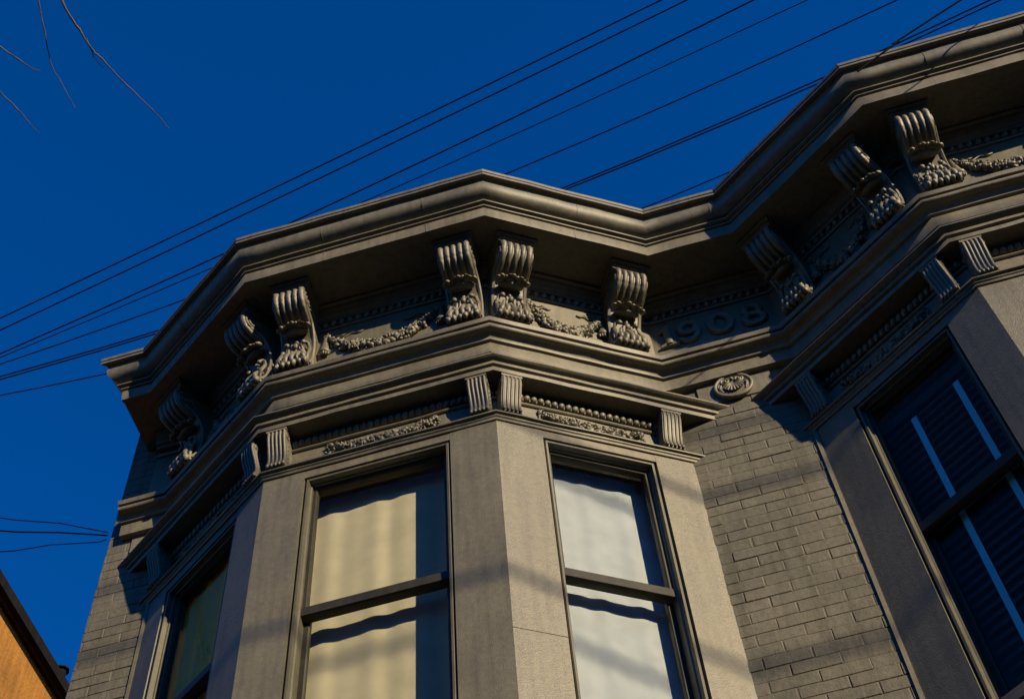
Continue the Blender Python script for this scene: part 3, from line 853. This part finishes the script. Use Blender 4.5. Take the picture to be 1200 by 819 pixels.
# ------------------------------------------------------------------ shades, curtain, blind behind the panes
def shade(face, off, u0, u1, z0, z1, mat, amp, seed, label, name='window_shade', cat='shade', top_drop=0.0):
    o, rot, _ = FACE[face]
    rnd = random.Random(seed)
    ph = [rnd.uniform(0, 6.28) for _ in range(4)]
    bm = bmesh.new()
    nu, nz = 60, 14
    g = []
    for j in range(nz + 1):
        row = []
        for i in range(nu + 1):
            u = i / nu; v = j / nz
            y = amp * (math.sin(u * 24 + ph[0] + 0.5 * v) + 0.6 * math.sin(u * 41 + ph[1]) + 0.5 * math.sin(u * 11 + ph[2] + v * 1.2))
            row.append(bm.verts.new((u0 + (u1 - u0) * u, y, z0 + (z1 - z0) * v)))
        g.append(row)
    for j in range(nz):
        for i in range(nu):
            bm.faces.new((g[j][i], g[j][i + 1], g[j + 1][i + 1], g[j + 1][i]))
    bmesh.ops.solidify(bm, geom=bm.faces[:], thickness=0.0015)
    d = Vector((math.cos(rot), math.sin(rot))); n = Vector((math.sin(rot), -math.cos(rot)))
    p = o + n * off
    ob = finish(name, bm, mat, None, 70, (p.x, p.y, Z0), rot)
    return tag(ob, label, cat)
shade('A', -0.165, 0.20, 0.99, -2.15, -0.06, M['shade'], 0.0030, 1, 'cream shade lit by the sun behind the middle window of the left bay')
shade('B', -0.165, 0.22, 0.845, -2.15, -0.06, M['shade2'], 0.0025, 2, 'off white shade behind the right hand window of the left bay')
shade('L', -0.121, 0.125, 0.739, -2.15, -0.06, M['curtain'], 0.004, 3, 'mustard yellow curtain behind the shaded left window of the left bay', 'curtain', 'curtain')

o, rot, _ = FACE['R']
nn = Vector((math.sin(rot), -math.cos(rot)))
p = o + nn * -0.150
vb = empty('venetian_blind', (p.x, p.y, Z0 - 2.15), 'dark venetian blind with blue cloth tapes behind the window at the right edge', 'blind')
vb.rotation_euler = (0, 0, rot)
bm = bmesh.new(); box(bm, 0.185, 0.78, -0.02, 0.02, 1.93, 1.985); finish('head_rail', bm, M['slat'], vb, 0)
bm = bmesh.new()
prism(bm, [(0.018, -0.030), (0.019, -0.029), (0.007, 0.004), (-0.012, 0.031), (-0.014, 0.030), (0.005, 0.003)], 0.187, 0.778)
sl = bpy.data.meshes.new('slat'); bmesh.ops.recalc_face_normals(bm, faces=bm.faces[:]); bm.to_mesh(sl); bm.free(); sl.materials.append(M['slat'])
z = 1.90
while z > 0.03:
    so = bpy.data.objects.new('slat', sl); col.objects.link(so); so.parent = vb; so.location = (0, 0, z)
    z -= 0.056
for u in (0.385, 0.645):
    bm = bmesh.new(); box(bm, u - 0.016, u + 0.016, -0.024, -0.0225, 0.02, 1.88); finish('ladder_tape', bm, M['tape'], vb, 0)

# ------------------------------------------------------------------ orange house beyond the gap
oh = empty('neighbour_house', (-7.0, 4.3, 0), 'orange stucco house wall with a dark eave at the lower left', 'house')
bm = bmesh.new(); box(bm, -4.0, 4.0, -3.0, 0.6, -0.1, 10.11); finish('wall', bm, M['orange'], oh, 0)
bm = bmesh.new(); box(bm, -4.001, 3.98, -3.06, -3.002, -0.1, 10.10); finish('bounce_blocking_front', bm, M['roof'], oh, 0)  # dark unseen panel added to cut orange bounce onto the left soffit
bm = bmesh.new(); box(bm, -4.1, 4.05, -3.1, 0.7, 10.111, 10.16); finish('roof', bm, M['roof'], oh, 0)
bm = bmesh.new(); prism(bm, [(-3.1, 10.085), (0.7, 10.085), (0.7, 10.185), (-3.1, 10.185)], 4.052, 4.10)
for v in bm.verts: v.co.y = -v.co.y
finish('gutter', bm, M['dark'], oh, 0)
bm = bmesh.new(); tube(bm, [(4.035, -1.88, z / 2) for z in range(0, 20)], 0.018, 8); finish('wire_shadow_pipe', bm, M['orange'], oh, 60)  # pipe added in place of the thin wire shadows on this wall
bm = bmesh.new(); tube(bm, [(4.06, -1.44, 10.180), (4.06, -1.44, 10.260)], 0.035, 8); tube(bm, [(4.06, -1.44, 10.260), (4.06, -1.44, 10.275), (4.06, -1.44, 10.290)], [0.055, 0.055, 0.02], 8); finish('vent', bm, M['dark'], oh, 60)

# ------------------------------------------------------------------ overhead wires
def wire(pts, r, label, group=None, n=5, seg=8):
    bm = bmesh.new()
    tube(bm, smooth_pts(pts, seg) if seg > 1 else pts, r, n)
    c = Vector(pts[0])
    bmesh.ops.translate(bm, verts=bm.verts[:], vec=-c)
    return tag(finish('overhead_wire', bm, M['wire'], None, 60, c), label, 'wire', group)
H = 12.5
def span(p, r, label):
    k = np.polyfit([q[0] for q in p], [q[1] for q in p], 2)
    x0, x1 = p[0][0], p[-1][0]
    out = []
    for i in range(61):
        x = x0 - 20 + (x1 - x0 + 40) * i / 60
        c = min(max(x, x0), x1)
        out.append((x, np.polyval(k, c) + (x - c) * (2 * k[0] * c + k[1]), H + 0.0004 * (x - 1) ** 2))
    return wire(out, r, label, seg=1)
span([(-2.913, 0.89), (-0.4, 0.455), (2.167, -0.008)], 0.0060, 'thin black wire, topmost of the parallel wires crossing the blue sky')
span([(-2.962, 0.993), (-0.4, 0.547), (2.368, 0.046)], 0.0060, 'thin black wire, second from the top across the blue sky')
span([(-3.062, 1.202), (-1.198, 0.925), (0.78, 0.576), (2.854, 0.2)], 0.0064, 'third wire from the top, passing behind the cornice corner left of centre')
span([(-3.083, 1.248), (-1.273, 0.985), (1.075, 0.667), (3.2, 0.305)], 0.0044, 'fourth wire from the top, thin, close below the third')
span([(-3.09, 1.31), (-1.613, 1.216), (1.261, 0.901), (3.848, 0.516)], 0.0055, 'wire rising from behind the roof peak to the top edge')
span([(-3.166, 1.42), (-1.972, 1.444), (1.675, 1.146), (3.803, 0.855), (4.594, 0.728)], 0.0064, 'upper wire of the close pair behind the right roof')
span([(-3.174, 1.445), (-1.982, 1.467), (1.67, 1.168), (3.797, 0.885), (4.637, 0.755)], 0.0064, 'lower wire of the close pair behind the right roof')
span([(-3.221, 1.64), (-2.486, 1.659), (1.09, 1.656), (2.244, 1.52), (3.3, 1.37)], 0.0056, 'lowest wire meeting the cornice beside the inner corner of the roof')
# wires in front of the right bay
wire([(2.2, -0.95, 8.08), (2.547, -0.75, 8.119), (3.167, -0.75, 8.262), (3.423, -0.75, 8.852), (3.691, -0.75, 9.074), (3.832, -0.75, 9.185), (5.6, -0.75, 10.4)][3:], 0.006, 'black wire hanging in front of the right hand bay cornice')
# service drop at the left corner
for pts, lb in (([(-12, -0.6, 13.6), (-4.6, 0.25, 10.12), (-1.831, 0.5, 8.758), (-1.516, 0.5, 8.60), (-1.195, 0.53, 8.42)], 'top wire of the service drop tied to the left corner'),
                ([(-12, -0.6, 12.8), (-4.6, 0.25, 9.78), (-1.80, 0.5, 8.633), (-1.495, 0.5, 8.505), (-1.195, 0.53, 8.395)], 'middle, thickest wire of the service drop tied to the left corner'),
                ([(-12, -0.6, 11.0), (-4.6, 0.25, 9.0), (-1.753, 0.5, 8.441), (-1.526, 0.5, 8.406), (-1.23, 0.52, 8.337), (-1.195, 0.53, 8.36)], 'lowest, kinked wire of the service drop tied to the left corner')):
    wire(pts, 0.0052 if 'middle' in lb else 0.0035, lb, seg=1)
# street cables on the sunny side, whose shadows cross the front
for y, z, r, lb in ((-7.0, -0.27 + 0.649 * 7.556, 0.024, 'upper'), (-7.4, -1.11 + 0.649 * 7.4, 0.024, 'lower'), (-7.2, 0.25 + 0.649 * 7.756, 0.02, 'highest')):
    wire([(-30, y, z + Z0 + 0.05), (0, y, z + Z0), (14, y, z + Z0 - 0.02), (45, y, z + Z0 + 0.1)], r, 'thick %s street cable over the road that shades the front' % lb, None, 8)

# ------------------------------------------------------------------ bare tree at the upper left
tree = empty('bare_tree', (-2.3, -3.9, 0), 'bare tree whose thin twigs hang into the upper left corner', 'tree')
bm = bmesh.new()
tube(bm, smooth_pts([(0, 0, -0.15), (0.03, 0.02, 2.5), (-0.02, 0.05, 5.0), (0.05, 0.1, 7.2)], 5), [0.2 - 0.008 * i for i in range(16)], 10)
finish('trunk', bm, M['bark'], tree, 60)
TL = Vector((-2.3, -3.9, 0))
limb = [(0.05, 0.1, 7.1), (0.7, 0.55, 8.2), (1.5, 1.05, 8.9), (2.0, 1.35, 9.0)]
bm = bmesh.new(); lp = smooth_pts(limb, 6); tube(bm, lp, [0.075 - 0.0027 * i for i in range(len(lp))], 8)
finish('limb', bm, M['bark'], tree, 60)
bm = bmesh.new(); l2 = smooth_pts([(0.05, 0.1, 7.1), (0.5, 0.9, 8.0), (1.1, 1.35, 8.6), (1.55, 1.45, 8.72)], 6); tube(bm, l2, [0.06 - 0.0024 * i for i in range(len(l2))], 8)
finish('limb', bm, M['bark'], tree, 60)
rnd = random.Random(8)
for pts, r in (([(-0.28, -2.54, 8.93), (-0.2, -2.33, 8.56), (-0.156, -2.202, 8.476), (-0.126, -2.112, 8.426), (-0.089, -2.059, 8.398), (-0.007, -1.922, 8.326), (0.074, -1.806, 8.266), (0.127, -1.709, 8.215)], 0.0085),
               ([(-0.135, -2.16, 8.452), (-0.12, -2.067, 8.4), (-0.092, -2.024, 8.377)], 0.004),
               ([(-0.28, -2.62, 8.74), (-0.30, -2.40, 8.58), (-0.317, -2.237, 8.479), (-0.325, -2.108, 8.401), (-0.296, -2.0, 8.34), (-0.27, -1.911, 8.29)], 0.0055),
               ([(-0.78, -2.50, 8.62), (-0.60, -2.30, 8.50), (-0.465, -2.165, 8.419), (-0.422, -2.117, 8.396), (-0.379, -2.095, 8.387)], 0.007),
               ([(-0.80, -2.42, 8.52), (-0.64, -2.15, 8.39), (-0.533, -1.978, 8.301), (-0.499, -1.915, 8.267), (-0.463, -1.858, 8.237)], 0.006)):
    bm = bmesh.new()
    sp = smooth_pts([Vector(p) - TL for p in pts], 5)
    n = len(sp)
    for q in sp[1:-1]: q += Vector((rnd.uniform(-1, 1), rnd.uniform(-1, 1), rnd.uniform(-1, 1))) * 0.0025
    tube(bm, sp, [0.75 * r * (1 - 0.75 * i / n) * (1.25 if i % 5 == 0 else 1) for i in range(n)], 6)
    finish('twig', bm, M['bark'], tree, 60)
